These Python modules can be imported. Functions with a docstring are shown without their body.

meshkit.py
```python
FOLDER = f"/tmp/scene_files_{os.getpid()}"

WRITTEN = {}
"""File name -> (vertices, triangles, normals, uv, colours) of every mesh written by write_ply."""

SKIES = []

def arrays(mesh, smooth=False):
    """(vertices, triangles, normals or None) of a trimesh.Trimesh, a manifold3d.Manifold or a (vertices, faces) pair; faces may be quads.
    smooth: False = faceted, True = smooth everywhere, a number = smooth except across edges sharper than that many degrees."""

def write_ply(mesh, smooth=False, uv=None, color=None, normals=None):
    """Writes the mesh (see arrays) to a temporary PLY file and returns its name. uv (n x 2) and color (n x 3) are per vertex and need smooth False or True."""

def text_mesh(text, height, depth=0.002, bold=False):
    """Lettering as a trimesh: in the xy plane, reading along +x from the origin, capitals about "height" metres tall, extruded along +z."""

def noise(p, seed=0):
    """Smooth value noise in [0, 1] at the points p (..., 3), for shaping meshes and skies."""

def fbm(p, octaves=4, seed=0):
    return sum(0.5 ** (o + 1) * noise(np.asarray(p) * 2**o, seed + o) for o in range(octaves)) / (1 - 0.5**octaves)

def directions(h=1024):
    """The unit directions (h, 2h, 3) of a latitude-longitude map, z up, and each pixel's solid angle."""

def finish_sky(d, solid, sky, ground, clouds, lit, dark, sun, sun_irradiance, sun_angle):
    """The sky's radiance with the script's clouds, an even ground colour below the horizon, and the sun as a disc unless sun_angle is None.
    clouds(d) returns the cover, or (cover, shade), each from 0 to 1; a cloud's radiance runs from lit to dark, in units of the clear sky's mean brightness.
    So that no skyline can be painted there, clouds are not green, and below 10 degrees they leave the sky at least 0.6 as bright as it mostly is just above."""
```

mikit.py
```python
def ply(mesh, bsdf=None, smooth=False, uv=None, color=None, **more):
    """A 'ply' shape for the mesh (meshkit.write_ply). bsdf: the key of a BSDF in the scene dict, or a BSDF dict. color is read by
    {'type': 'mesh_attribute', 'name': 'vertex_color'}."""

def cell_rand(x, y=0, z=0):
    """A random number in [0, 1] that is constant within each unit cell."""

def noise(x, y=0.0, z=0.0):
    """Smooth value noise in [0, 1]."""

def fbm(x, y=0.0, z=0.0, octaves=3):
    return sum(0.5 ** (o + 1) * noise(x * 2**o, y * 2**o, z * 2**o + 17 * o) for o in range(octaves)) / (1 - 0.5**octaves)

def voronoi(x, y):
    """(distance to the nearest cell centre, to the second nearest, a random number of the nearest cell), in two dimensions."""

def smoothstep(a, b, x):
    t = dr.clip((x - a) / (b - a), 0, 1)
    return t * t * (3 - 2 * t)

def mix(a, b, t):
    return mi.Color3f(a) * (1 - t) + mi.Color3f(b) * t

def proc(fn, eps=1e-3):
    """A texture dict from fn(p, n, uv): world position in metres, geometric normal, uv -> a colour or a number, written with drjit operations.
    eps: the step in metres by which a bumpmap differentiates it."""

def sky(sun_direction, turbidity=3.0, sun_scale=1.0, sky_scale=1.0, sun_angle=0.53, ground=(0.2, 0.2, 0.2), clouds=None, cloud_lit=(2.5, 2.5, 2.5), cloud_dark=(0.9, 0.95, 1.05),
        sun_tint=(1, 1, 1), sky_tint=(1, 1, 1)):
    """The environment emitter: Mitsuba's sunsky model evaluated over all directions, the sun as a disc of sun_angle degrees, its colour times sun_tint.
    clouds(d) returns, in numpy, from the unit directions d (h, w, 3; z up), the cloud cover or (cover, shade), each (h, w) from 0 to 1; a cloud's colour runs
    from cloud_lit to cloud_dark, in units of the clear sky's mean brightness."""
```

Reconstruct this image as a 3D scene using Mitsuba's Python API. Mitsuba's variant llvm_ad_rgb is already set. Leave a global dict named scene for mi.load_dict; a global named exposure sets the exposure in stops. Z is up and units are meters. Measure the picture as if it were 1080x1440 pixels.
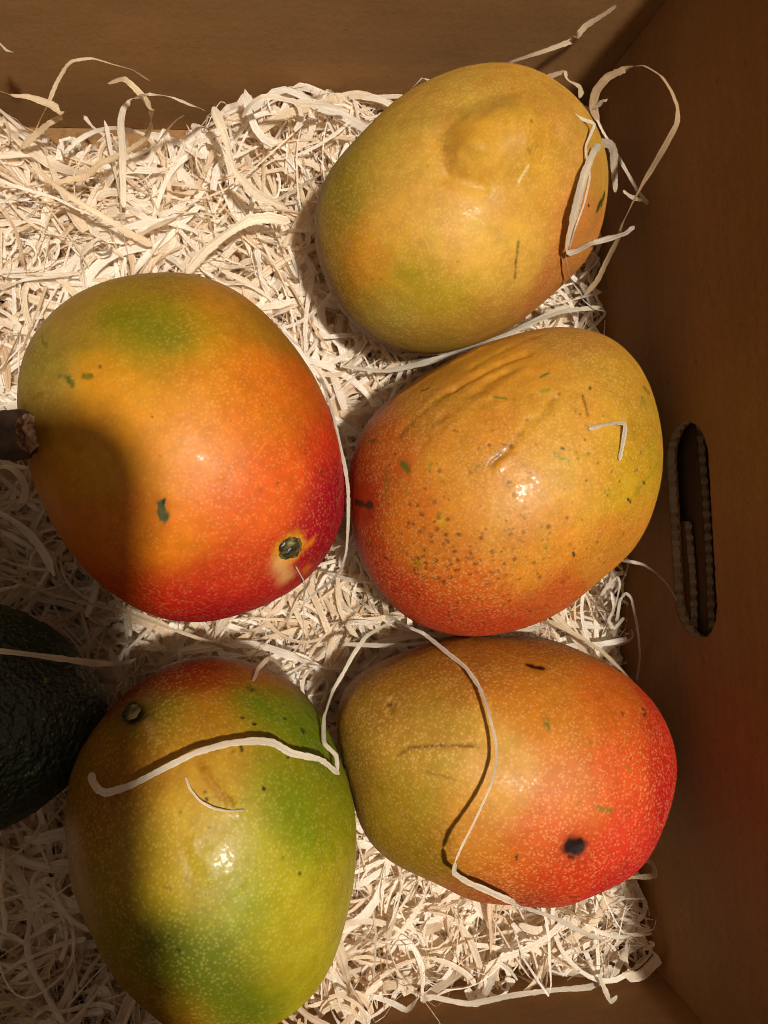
import math
import numpy as np, trimesh, mitsuba as mi, drjit as dr
import manifold3d as m3
from shapely.geometry import Polygon, box as sbox
import mikit, meshkit

# ------------------------------------------------------------------ camera, light, exposure
W, H = 768, 1024
FOCAL = 1100.0 / 1080.0                                   # in picture widths
EYE = np.array([0.0, 0.0, 0.36])
FWD = np.array([0.15320008, 0.00283217, -0.98819113])
UP = np.array([0.05739749, 0.99828215, 0.01175947])
RIGHT = np.cross(FWD, UP)
LAMP = np.array([0.28945575, -0.14470661, 1.92693183])
exposure = 0.60
LAMP_POWER = 1780.0
LAMP_TINT = np.array([1.0, 0.945, 0.85])
ROOM = np.array([0.165, 0.140, 0.112])
scene = {
    'camera': {'type': 'perspective', 'fov': math.degrees(2 * math.atan(0.5 / FOCAL)), 'fov_axis': 'x', 'near_clip': 0.005, 'far_clip': 50.0,
               'to_world': mi.ScalarTransform4f().look_at(origin=EYE.tolist(), target=(EYE + FWD).tolist(), up=UP.tolist())},
    'room_light': {'type': 'constant', 'radiance': {'type': 'rgb', 'value': ROOM.tolist()}},
}
labels = {}

FRUIT = {
 'm1': {"c":[80.4,110.9,82.0],"cz":44.0,"r":[51.3,51.9,52.5,52.9,53.1,53.0,52.7,52.3,51.8,51.2,50.6,49.9,49.2,48.3,47.4,46.5,45.6,44.8,44.1,43.5,43.1,43.0,43.0,43.1,43.4,43.9,44.8,46.0,47.6,49.6,51.6,53.6,55.2,56.4,57.3,58.1,58.7,59.3,59.8,60.2,60.2,60.0,59.3,58.2,56.9,55.3,53.7,52.0,50.4,49.0,47.9,46.9,46.0,45.4,45.0,44.9,45.1,45.8,46.7,47.7,48.7,49.5,50.2,50.8],"col":[[67.1,86.5,121.3,218,165,70],[47.7,88.5,115.7,214,158,65],[78.4,102.7,125.6,205,150,50],[69.1,136.6,116.2,190,145,60],[97.2,136.4,117.8,195,140,55],[36.0,109.5,109.2,158,130,40],[29.7,108.2,100.9,148,125,35],[27.1,96.0,95.3,165,125,35],[39.3,84.4,108.0,205,135,32],[51.2,75.2,110.9,165,140,18],[62.0,68.7,108.8,180,145,35],[48.9,67.3,101.5,168,140,60],[59.4,61.1,96.4,165,125,50],[85.1,77.3,114.3,215,165,70],[102.2,76.3,101.2,190,120,60],[113.0,91.0,108.5,195,125,60],[117.4,115.4,113.5,190,140,60],[80.5,66.3,103.2,180,130,55],[29.3,81.3,87.7,160,120,30],[44.6,113.5,115.6,190,145,60],[56.4,101.8,122.1,205,150,62]],"mark":[[123.6,106.3,105.5,119.2,100.2,108.6,1.37,0.6,70,72,20,0.95],[113.2,99.5,113.9,113.3,99.1,113.7,0.66,0.4,60,40,15,0.9],[86.1,84.9,119.2,86.0,79.6,115.8,0.54,0.6,120,110,25,0.7],[86.0,79.6,115.8,86.7,75.6,112.1,0.3,0.5,110,85,25,0.6],[87.4,105.9,125.4,84.9,101.6,125.1,0.3,0.3,235,205,150,0.6],[62.2,113.4,123.7,63.4,105.8,124.2,0.98,1,170,115,35,0.5],[47.9,77.6,110.7,53.3,76.9,113.0,2.41,1,150,135,10,0.5],[86.8,109.4,125.7,87.3,109.0,125.7,0.3,0.4,150,110,40,0.6]],"bump":[[74.3,112.3,125.8,81.8,115.0,125.9,9.83,4.3],[88.5,116.3,125.4,104.8,121.1,120.8,12.56,1.9],[70.7,111.3,125.5,71.5,110.8,125.6,4.16,1.0],[61.1,117.2,122.6,62.7,105.0,124.1,3.46,-1.2],[63.7,103.2,124.2,72.8,99.3,125.0,3.13,-1.0],[67.3,127.0,121.1,83.3,130.3,122.5,4.05,-0.6],[70.7,111.3,125.5,71.5,110.6,125.6,3.42,0.7],[89.4,123.6,124.2,104.6,119.8,121.0,7.66,0.8]]},
 'm2': {"c":[-24.6,27.0,86.0],"cz":47.0,"r":[52.7,51.6,50.8,50.3,50.0,50.0,50.1,50.4,50.9,51.7,52.8,54.0,55.2,56.2,56.9,57.4,57.6,57.8,58.1,58.4,58.7,59.0,59.3,59.4,59.2,58.8,58.0,56.9,55.6,54.1,52.7,51.5,50.6,49.8,49.3,49.0,49.0,49.2,49.7,50.4,51.3,52.3,53.4,54.6,55.9,57.1,58.2,59.1,59.7,60.0,60.2,60.3,60.5,60.8,61.0,61.1,60.8,60.3,59.6,58.7,57.7,56.6,55.3,54.0],"col":[[-25.9,74.2,113.8,158,120,44],[-52.9,63.1,116.7,165,125,55],[-63.9,48.7,115.8,145,118,45],[-61.3,39.6,119.9,165,128,60],[-39.8,63.7,121.4,160,124,32],[-31.3,59.4,125.4,132,120,8],[-22.3,54.5,127.9,145,122,8],[-11.1,69.0,115.8,190,122,32],[3.7,64.4,107.2,165,110,32],[-15.6,44.5,130.3,215,130,25],[-41.4,41.3,130.1,210,140,30],[-49.0,19.8,126.9,205,130,18],[-28.3,24.4,132.9,215,135,25],[-13.1,17.7,131.8,222,125,30],[4.2,36.6,124.2,213,114,26],[15.5,37.9,113.5,198,95,24],[21.7,24.5,110.1,200,55,28],[23.2,6.3,107.2,170,22,42],[2.7,11.0,126.4,220,92,28],[-6.0,3.1,127.5,222,100,32],[15.3,-7.0,110.1,170,22,42],[-24.7,-4.1,126.8,218,120,20],[-39.0,-3.3,124.1,205,112,15],[-52.7,-2.6,115.6,195,105,15],[-33.6,-21.4,112.1,190,40,22],[-16.0,-17.8,117.5,190,42,32],[-17.5,-29.2,102.2,165,22,32],[-4.9,-12.0,119.5,205,70,32],[1.0,-22.2,105.8,185,32,38],[-46.5,-16.3,108.6,190,75,15],[-63.1,23.3,116.5,195,120,18],[15.6,61.0,90.9,165,105,30]],"mark":[[25.6,10.9,104.0,15.6,-16.9,96.4,10.77,1,148,12,38,0.6],[-31.2,-29.1,100.0,2.0,-27.5,90.9,7.19,1,158,20,34,0.55],[-40.8,63.3,121.4,-22.3,54.5,127.9,5.0,1,126,118,5,0.6],[-28.4,7.2,130.5,-28.1,2.3,129.1,2.1,0.8,165,105,25,0.5],[-28.4,6.8,130.4,-28.0,2.7,129.3,1.37,0.35,85,82,45,0.95],[-27.9,7.9,130.8,-27.8,7.1,130.6,0.63,0.4,40,45,25,0.9],[-52.7,44.6,125.2,-51.8,42.3,126.1,1.11,0.5,85,95,40,0.75],[-47.9,44.0,127.5,-46.2,43.8,128.2,0.88,0.5,95,95,20,0.7],[-55.4,45.4,123.5,-53.6,45.1,124.6,0.9,0.5,110,100,50,0.6],[-62.6,60.4,110.9,-60.7,55.4,116.1,0.72,0.6,90,80,40,0.5],[-65.4,40.4,115.8,-61.2,41.2,119.9,0.7,0.6,150,110,10,0.7],[-69.7,39.3,109.9,-68.5,37.2,111.8,1.19,0.8,110,90,30,0.6],[8.0,-9.1,115.1,8.0,-9.1,115.1,5.79,0.5,225,150,45,0.92],[4.1,-13.3,114.4,6.2,-18.4,107.3,3.35,1.0,222,165,110,0.7],[13.4,-8.7,110.9,15.3,-7.5,109.8,1.59,0.8,220,120,30,0.8],[18.9,14.5,114.8,19.2,14.3,114.5,0.34,0.4,110,60,20,0.8],[-43.3,46.7,128.4,-43.1,46.5,128.5,0.31,0.4,120,80,30,0.7],[12.9,-16.4,102.6,13.4,-17.0,100.7,2.35,0.8,215,110,30,0.6]],"bump":[[8.0,-9.1,115.1,8.0,-9.1,115.1,5.79,-1.1],[-28.2,5.3,130.1,-28.2,3.3,129.4,1.26,-0.3]]},
 'm3': {"c":[90.6,9.9,85.0],"cz":46.0,"r":[53.0,54.0,54.9,55.9,57.0,58.3,59.7,61.0,61.9,62.0,61.4,60.2,58.4,56.5,54.7,53.0,51.6,50.3,49.4,48.8,48.6,48.7,49.2,50.0,51.1,52.5,54.1,55.7,57.2,58.3,59.0,59.5,59.9,60.4,61.1,62.0,62.7,63.3,63.6,63.5,63.2,62.6,61.8,60.8,59.5,58.0,56.4,54.8,53.4,52.0,50.7,49.6,48.5,47.7,47.3,47.4,47.8,48.5,49.2,49.8,50.3,50.8,51.4,52.2],"col":[[106.0,57.3,108.0,190,130,60],[81.9,44.0,117.9,205,135,45],[54.9,36.9,110.6,185,120,45],[40.6,24.0,106.8,182,92,32],[33.7,10.7,99.8,165,52,22],[32.2,-8.5,92.7,170,52,22],[39.2,-23.3,97.8,185,58,28],[52.2,-33.3,103.6,190,62,30],[73.1,-39.3,106.6,185,60,32],[94.0,-33.2,111.6,190,85,38],[112.8,-17.7,116.4,200,125,42],[63.8,16.6,126.2,205,130,42],[71.3,3.0,128.8,210,138,50],[93.9,12.6,130.9,212,148,52],[114.6,12.0,126.7,195,142,32],[126.1,23.6,119.9,180,130,35],[58.6,-9.4,122.9,200,118,32],[80.0,-15.1,126.5,208,130,38],[46.6,-4.3,116.5,195,102,28],[63.5,-25.7,117.8,200,92,32],[119.9,40.3,119.5,195,135,50],[100.5,28.1,128.6,210,145,55]],"mark":[[45.3,25.6,111.6,53.8,32.3,114.3,1.38,1,160,98,30,0.5],[56.6,33.9,114.9,68.8,42.5,113.6,1.15,1,165,105,32,0.45],[62.2,33.1,118.7,74.5,40.8,118.0,1.14,1,165,105,32,0.4],[70.4,13.5,128.6,79.2,21.8,128.9,1.32,1,160,100,32,0.45],[49.8,17.9,118.5,52.7,25.5,117.9,1.35,1,150,85,30,0.4],[65.5,12.1,127.2,72.1,16.0,128.7,1.54,1,150,95,40,0.5],[101.6,33.7,126.8,102.0,27.1,128.7,0.51,0.5,150,95,35,0.8],[89.6,40.6,122.5,92.6,42.0,122.2,0.47,0.5,95,105,30,0.8],[88.8,36.2,125.0,90.6,36.1,125.3,0.92,0.8,120,125,35,0.6],[74.1,34.9,122.2,77.5,33.9,123.8,0.41,0.5,120,115,30,0.7],[55.2,40.1,106.6,56.8,40.7,107.3,0.72,0.5,90,65,30,0.7],[44.7,15.8,114.6,46.3,13.7,116.4,1.14,0.7,95,95,35,0.85],[36.9,24.4,99.8,38.8,24.4,103.5,0.96,0.6,110,75,30,0.7],[31.6,4.7,94.2,35.5,3.3,104.1,1.22,0.7,70,40,20,0.85],[34.1,-9.0,98.6,35.2,-9.9,100.7,0.72,0.6,90,50,20,0.7],[89.5,15.1,130.8,93.9,12.6,130.9,0.67,0.9,130,125,40,0.6],[92.0,17.1,130.7,92.4,16.7,130.7,0.45,0.5,80,75,25,0.8],[95.9,-15.6,125.1,96.4,-16.5,124.5,0.37,0.3,45,40,15,0.9],[86.3,-13.3,127.3,86.4,-13.5,127.2,0.45,0.5,120,130,20,0.8],[72.1,16.0,128.7,74.0,17.7,128.9,1.1,0.8,150,95,35,0.6],[128.2,37.2,115.1,131.0,35.8,113.0,1.01,0.7,110,100,30,0.8],[125.3,33.2,118.7,126.4,31.3,118.4,1.0,0.8,120,110,35,0.6],[119.4,2.8,123.2,131.5,12.0,115.5,1.21,1,150,130,20,0.6],[122.8,5.5,121.6,123.6,5.0,121.0,0.49,0.4,60,60,20,0.85],[115.6,0.2,124.7,117.0,-0.7,123.7,0.48,0.4,60,60,20,0.8],[55.3,26.6,119.0,55.9,25.1,120.1,0.68,0.6,140,115,30,0.6],[45.1,7.1,115.9,45.5,7.0,116.2,0.45,0.5,110,120,30,0.7],[51.4,13.2,120.4,52.8,14.9,121.0,0.67,0.8,130,125,35,0.7],[47.6,-16.3,113.8,48.0,-16.3,114.1,2.06,0.7,165,105,15,0.7],[54.6,-2.6,122.2,55.0,-3.0,122.3,2.0,0.8,200,150,20,0.6],[104.7,36.2,125.6,104.6,36.0,125.7,0.33,0.4,80,60,25,0.8],[127.7,19.0,119.1,126.3,14.2,120.2,1.49,0.9,165,140,20,0.6],[40.6,13.3,110.7,39.1,5.3,109.5,0.92,1,110,100,35,0.5]],"bump":[[45.3,25.6,111.6,63.8,39.6,113.9,1.62,-0.8],[63.8,39.6,113.9,88.3,49.9,114.1,1.64,-0.85],[50.4,29.8,113.5,56.8,36.6,112.5,1.84,0.35],[56.2,28.9,118.3,82.9,44.5,117.8,1.82,-0.8],[58.9,26.2,121.2,87.1,43.5,119.9,2.02,0.4],[70.4,13.5,128.6,92.4,33.3,126.8,1.32,-0.75],[71.7,11.7,129.0,96.7,32.9,127.2,1.76,0.3],[101.6,33.7,126.8,102.0,27.1,128.7,0.93,-0.35],[49.8,17.9,118.5,52.9,26.9,117.3,1.8,-0.3],[47.8,39.1,98.2,78.4,55.1,99.3,2.2,0.6],[52.3,22.3,119.0,72.9,34.5,122.1,1.58,-0.5],[69.9,45.9,110.1,97.2,58.3,104.8,1.68,-0.5]]},
 'm4': {"c":[85.0,-95.5,84.0],"cz":45.0,"r":[58.7,58.6,58.1,57.3,56.4,55.2,53.9,52.5,51.2,50.2,49.6,49.2,49.0,48.6,48.2,47.8,48.0,48.7,50.0,51.6,53.1,54.6,56.3,58.4,61.2,64.3,67.0,68.4,68.1,66.4,63.9,61.6,60.2,59.6,59.2,58.2,56.4,53.9,51.2,49.1,47.7,46.9,46.5,45.9,45.2,44.5,44.3,44.6,45.4,46.3,47.1,47.7,48.3,49.3,50.5,52.0,53.4,54.5,55.1,55.6,56.1,56.7,57.5,58.3],"col":[[31.2,-64.7,103.1,165,118,40],[25.8,-84.1,99.1,155,112,35],[42.2,-54.8,98.3,170,112,35],[62.3,-49.3,98.4,175,105,35],[87.5,-50.1,98.8,180,105,30],[46.3,-75.5,119.5,185,140,50],[37.3,-94.9,112.4,165,128,30],[45.2,-110.9,114.5,150,110,25],[66.5,-84.2,127.0,215,155,72],[61.4,-101.7,125.4,200,132,48],[63.0,-121.8,115.5,175,105,48],[70.1,-110.7,124.8,208,92,18],[88.6,-66.1,120.2,205,125,38],[109.4,-69.0,116.5,205,102,32],[88.8,-86.3,128.3,215,122,55],[109.6,-85.3,124.3,220,90,38],[126.9,-85.4,114.8,195,50,28],[128.8,-100.1,114.2,180,30,34],[111.1,-106.2,123.5,215,65,42],[88.4,-116.5,124.7,208,62,28],[111.3,-123.3,115.9,185,36,38],[80.9,-100.6,128.7,215,98,38],[74.8,-127.2,114.7,175,60,40],[39.0,-67.8,112.2,180,130,48]],"mark":[[88.6,-106.2,128.0,90.8,-107.0,127.7,5.4,1,170,62,22,0.55],[88.9,-106.2,128.0,90.6,-107.0,127.7,3.19,0.45,38,18,10,0.97],[87.8,-110.0,127.1,89.3,-110.7,126.8,0.74,0.6,50,25,15,0.8],[86.0,-53.4,106.2,89.6,-54.6,107.8,1.24,0.55,55,25,15,0.95],[71.5,-107.7,126.2,71.5,-108.7,125.8,0.85,0.5,85,60,10,0.85],[124.0,-71.7,109.2,123.9,-73.2,110.7,0.92,0.5,90,40,20,0.9],[113.7,-70.2,115.3,113.7,-70.8,115.8,0.51,0.5,130,60,25,0.8],[36.8,-62.2,106.1,37.4,-62.5,106.9,0.96,0.6,105,65,25,0.85],[37.9,-61.0,105.5,37.9,-61.0,105.5,1.2,0.8,220,180,110,0.6],[84.9,-68.5,121.9,85.2,-70.9,123.3,0.83,0.7,120,115,25,0.7],[61.3,-71.8,122.4,61.8,-74.2,123.5,0.7,0.7,130,115,30,0.5],[41.3,-74.1,116.4,50.8,-73.1,120.4,0.38,0.6,110,75,28,0.8],[50.8,-73.1,120.4,60.3,-73.7,123.1,0.28,0.6,130,90,35,0.7],[38.0,-76.5,114.8,41.5,-74.3,116.6,0.28,0.6,120,85,30,0.6],[97.7,-95.0,128.2,102.7,-97.1,127.2,0.86,0.8,140,110,30,0.7],[109.6,-85.3,124.3,110.7,-86.0,124.0,0.75,0.7,160,115,40,0.6],[97.7,-75.9,124.3,99.3,-76.1,124.1,0.48,0.7,150,120,40,0.6],[74.2,-128.8,112.7,78.1,-130.2,111.8,0.79,0.8,130,60,40,0.7],[90.7,-127.4,117.3,93.9,-128.0,116.5,0.79,0.8,130,55,35,0.7],[45.8,-80.9,120.1,53.9,-83.0,123.8,0.23,0.5,140,100,32,0.5],[60.3,-59.3,113.2,60.2,-61.2,115.0,0.47,0.8,140,115,30,0.5],[26.8,-79.7,102.4,28.2,-79.9,104.6,0.74,0.8,135,100,35,0.5]],"bump":[[41.3,-74.1,116.4,60.4,-73.5,123.0,0.94,-0.35],[41.1,-75.8,116.7,60.1,-75.3,123.7,1.88,0.25],[36.9,-61.8,105.7,37.6,-62.5,107.0,1.92,-0.7],[89.6,-106.8,127.8,89.8,-106.8,127.8,3.94,-0.6],[86.0,-53.4,106.2,89.6,-54.6,107.8,1.74,-0.3],[45.8,-80.9,120.1,53.9,-83.0,123.8,0.94,-0.2]]},
 'm5': {"c":[-21.5,-108.1,90.0],"cz":50.0,"r":[46.6,46.9,47.3,47.9,48.5,49.4,50.5,52.0,53.8,55.7,57.6,59.1,60.4,61.3,62.2,62.9,63.4,63.6,63.2,62.2,61.0,59.7,58.5,57.4,56.3,55.0,53.4,51.5,49.7,48.1,46.8,45.8,45.0,44.3,43.7,43.4,43.4,43.7,44.3,45.1,45.8,46.8,47.9,49.4,51.2,53.0,54.5,55.7,56.4,56.7,56.9,56.9,56.8,56.4,55.5,54.2,52.6,51.0,49.6,48.5,47.6,47.0,46.7,46.5],"col":[[-18.5,-47.2,103.7,140,40,15],[-29.6,-47.4,103.5,130,38,15],[-7.4,-49.6,102.1,160,90,25],[-32.8,-55.3,116.5,120,108,25],[-18.0,-56.1,119.0,165,112,20],[-1.1,-57.2,111.8,118,122,15],[9.3,-68.9,113.8,105,120,10],[2.1,-73.5,125.1,150,128,25],[-18.1,-69.7,130.4,185,142,45],[-30.1,-65.3,127.0,165,108,25],[-44.9,-69.1,122.9,155,100,15],[-53.2,-82.1,124.2,150,102,15],[-20.3,-78.1,134.7,195,152,52],[-11.0,-88.3,136.8,160,148,40],[5.6,-83.7,127.1,125,130,10],[13.9,-93.2,121.5,135,130,15],[-22.9,-95.7,139.2,172,145,30],[-38.3,-94.9,136.6,160,120,15],[-30.8,-102.4,139.1,185,152,32],[-13.9,-106.5,139.5,138,138,15],[4.3,-102.2,132.3,170,155,30],[7.6,-118.9,128.6,185,160,45],[-5.1,-123.6,135.7,165,148,30],[-29.6,-114.3,138.9,105,108,6],[-17.0,-126.8,137.5,100,106,6],[-39.4,-112.6,135.9,130,108,6],[-10.2,-142.9,129.1,115,110,6],[2.5,-138.4,126.1,170,152,32],[-49.0,-100.0,130.9,145,110,10],[-58.5,-83.6,118.6,135,92,10],[-31.6,-135.8,132.0,140,100,6],[14.9,-112.7,121.6,160,142,30]],"mark":[[-7.5,-55.1,113.7,12.6,-72.2,111.3,6.43,1,95,115,10,0.55],[1.7,-78.7,128.1,7.4,-93.9,128.6,8.9,1,112,126,10,0.5],[-29.6,-114.3,138.9,-10.0,-139.6,131.2,10.94,1,86,96,4,0.6],[-10.8,-85.6,136.1,2.2,-102.4,133.7,6.55,1,190,170,52,0.4],[-44.8,-55.5,106.3,-41.9,-56.3,111.4,3.11,0.5,62,45,18,0.95],[-38.0,-58.7,117.8,-35.6,-60.3,120.8,2.29,0.8,170,120,70,0.5],[-43.0,-53.0,103.4,-37.7,-53.0,110.1,1.45,0.7,150,110,80,0.4],[-9.7,-58.6,119.3,-9.5,-58.8,119.4,0.54,0.35,25,20,8,0.95],[-6.2,-60.9,120.1,-6.0,-60.9,120.0,0.54,0.35,25,20,8,0.95],[3.0,-61.6,113.7,3.3,-61.7,113.6,0.42,0.35,40,35,8,0.9],[8.2,-65.9,112.2,9.0,-67.1,112.2,0.75,0.5,50,55,8,0.85],[-7.4,-51.9,107.9,-6.6,-52.5,108.5,1.17,0.7,60,70,15,0.8],[-4.4,-76.8,130.7,-4.2,-77.2,130.8,0.48,0.35,40,35,10,0.9],[-10.4,-65.3,125.7,-10.0,-66.7,126.7,0.44,0.4,40,30,10,0.8],[3.1,-71.1,122.7,3.5,-71.3,122.5,0.41,0.4,50,45,10,0.8],[-20.2,-76.9,134.2,-20.0,-77.1,134.2,0.35,0.4,80,60,15,0.8],[-21.6,-67.9,129.6,-16.0,-77.2,133.9,1.54,0.6,165,110,8,0.65],[-16.0,-77.2,133.9,-12.5,-80.0,134.5,0.87,0.6,150,100,8,0.6],[-31.8,-98.3,138.7,-31.0,-98.7,138.8,0.67,0.6,140,100,20,0.7],[-29.7,-115.4,138.8,-29.3,-115.8,138.8,0.46,0.5,60,55,5,0.7],[10.2,-62.7,103.0,12.4,-65.4,102.1,0.96,0.8,80,95,10,0.6],[-4.1,-56.6,113.4,-1.2,-58.9,114.3,2.07,0.9,95,115,12,0.5]],"bump":[[-43.9,-55.7,108.3,-41.5,-56.2,111.8,4.76,-1.6],[-38.1,-57.9,116.8,-35.6,-61.1,121.7,2.76,0.8],[-20.1,-70.3,130.9,-13.5,-79.0,134.3,1.53,0.5],[-14.8,-78.8,134.4,-11.4,-81.1,134.7,0.87,0.35],[-24.0,-86.5,137.4,-23.3,-89.2,138.1,1.53,0.25],[-24.9,-90.9,138.4,-24.4,-95.5,139.2,1.97,-0.25],[-20.7,-90.4,138.4,-19.1,-97.1,139.4,2.62,0.2],[-7.4,-51.9,107.9,-6.6,-52.5,108.5,1.4,-0.4]]},
}
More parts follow.
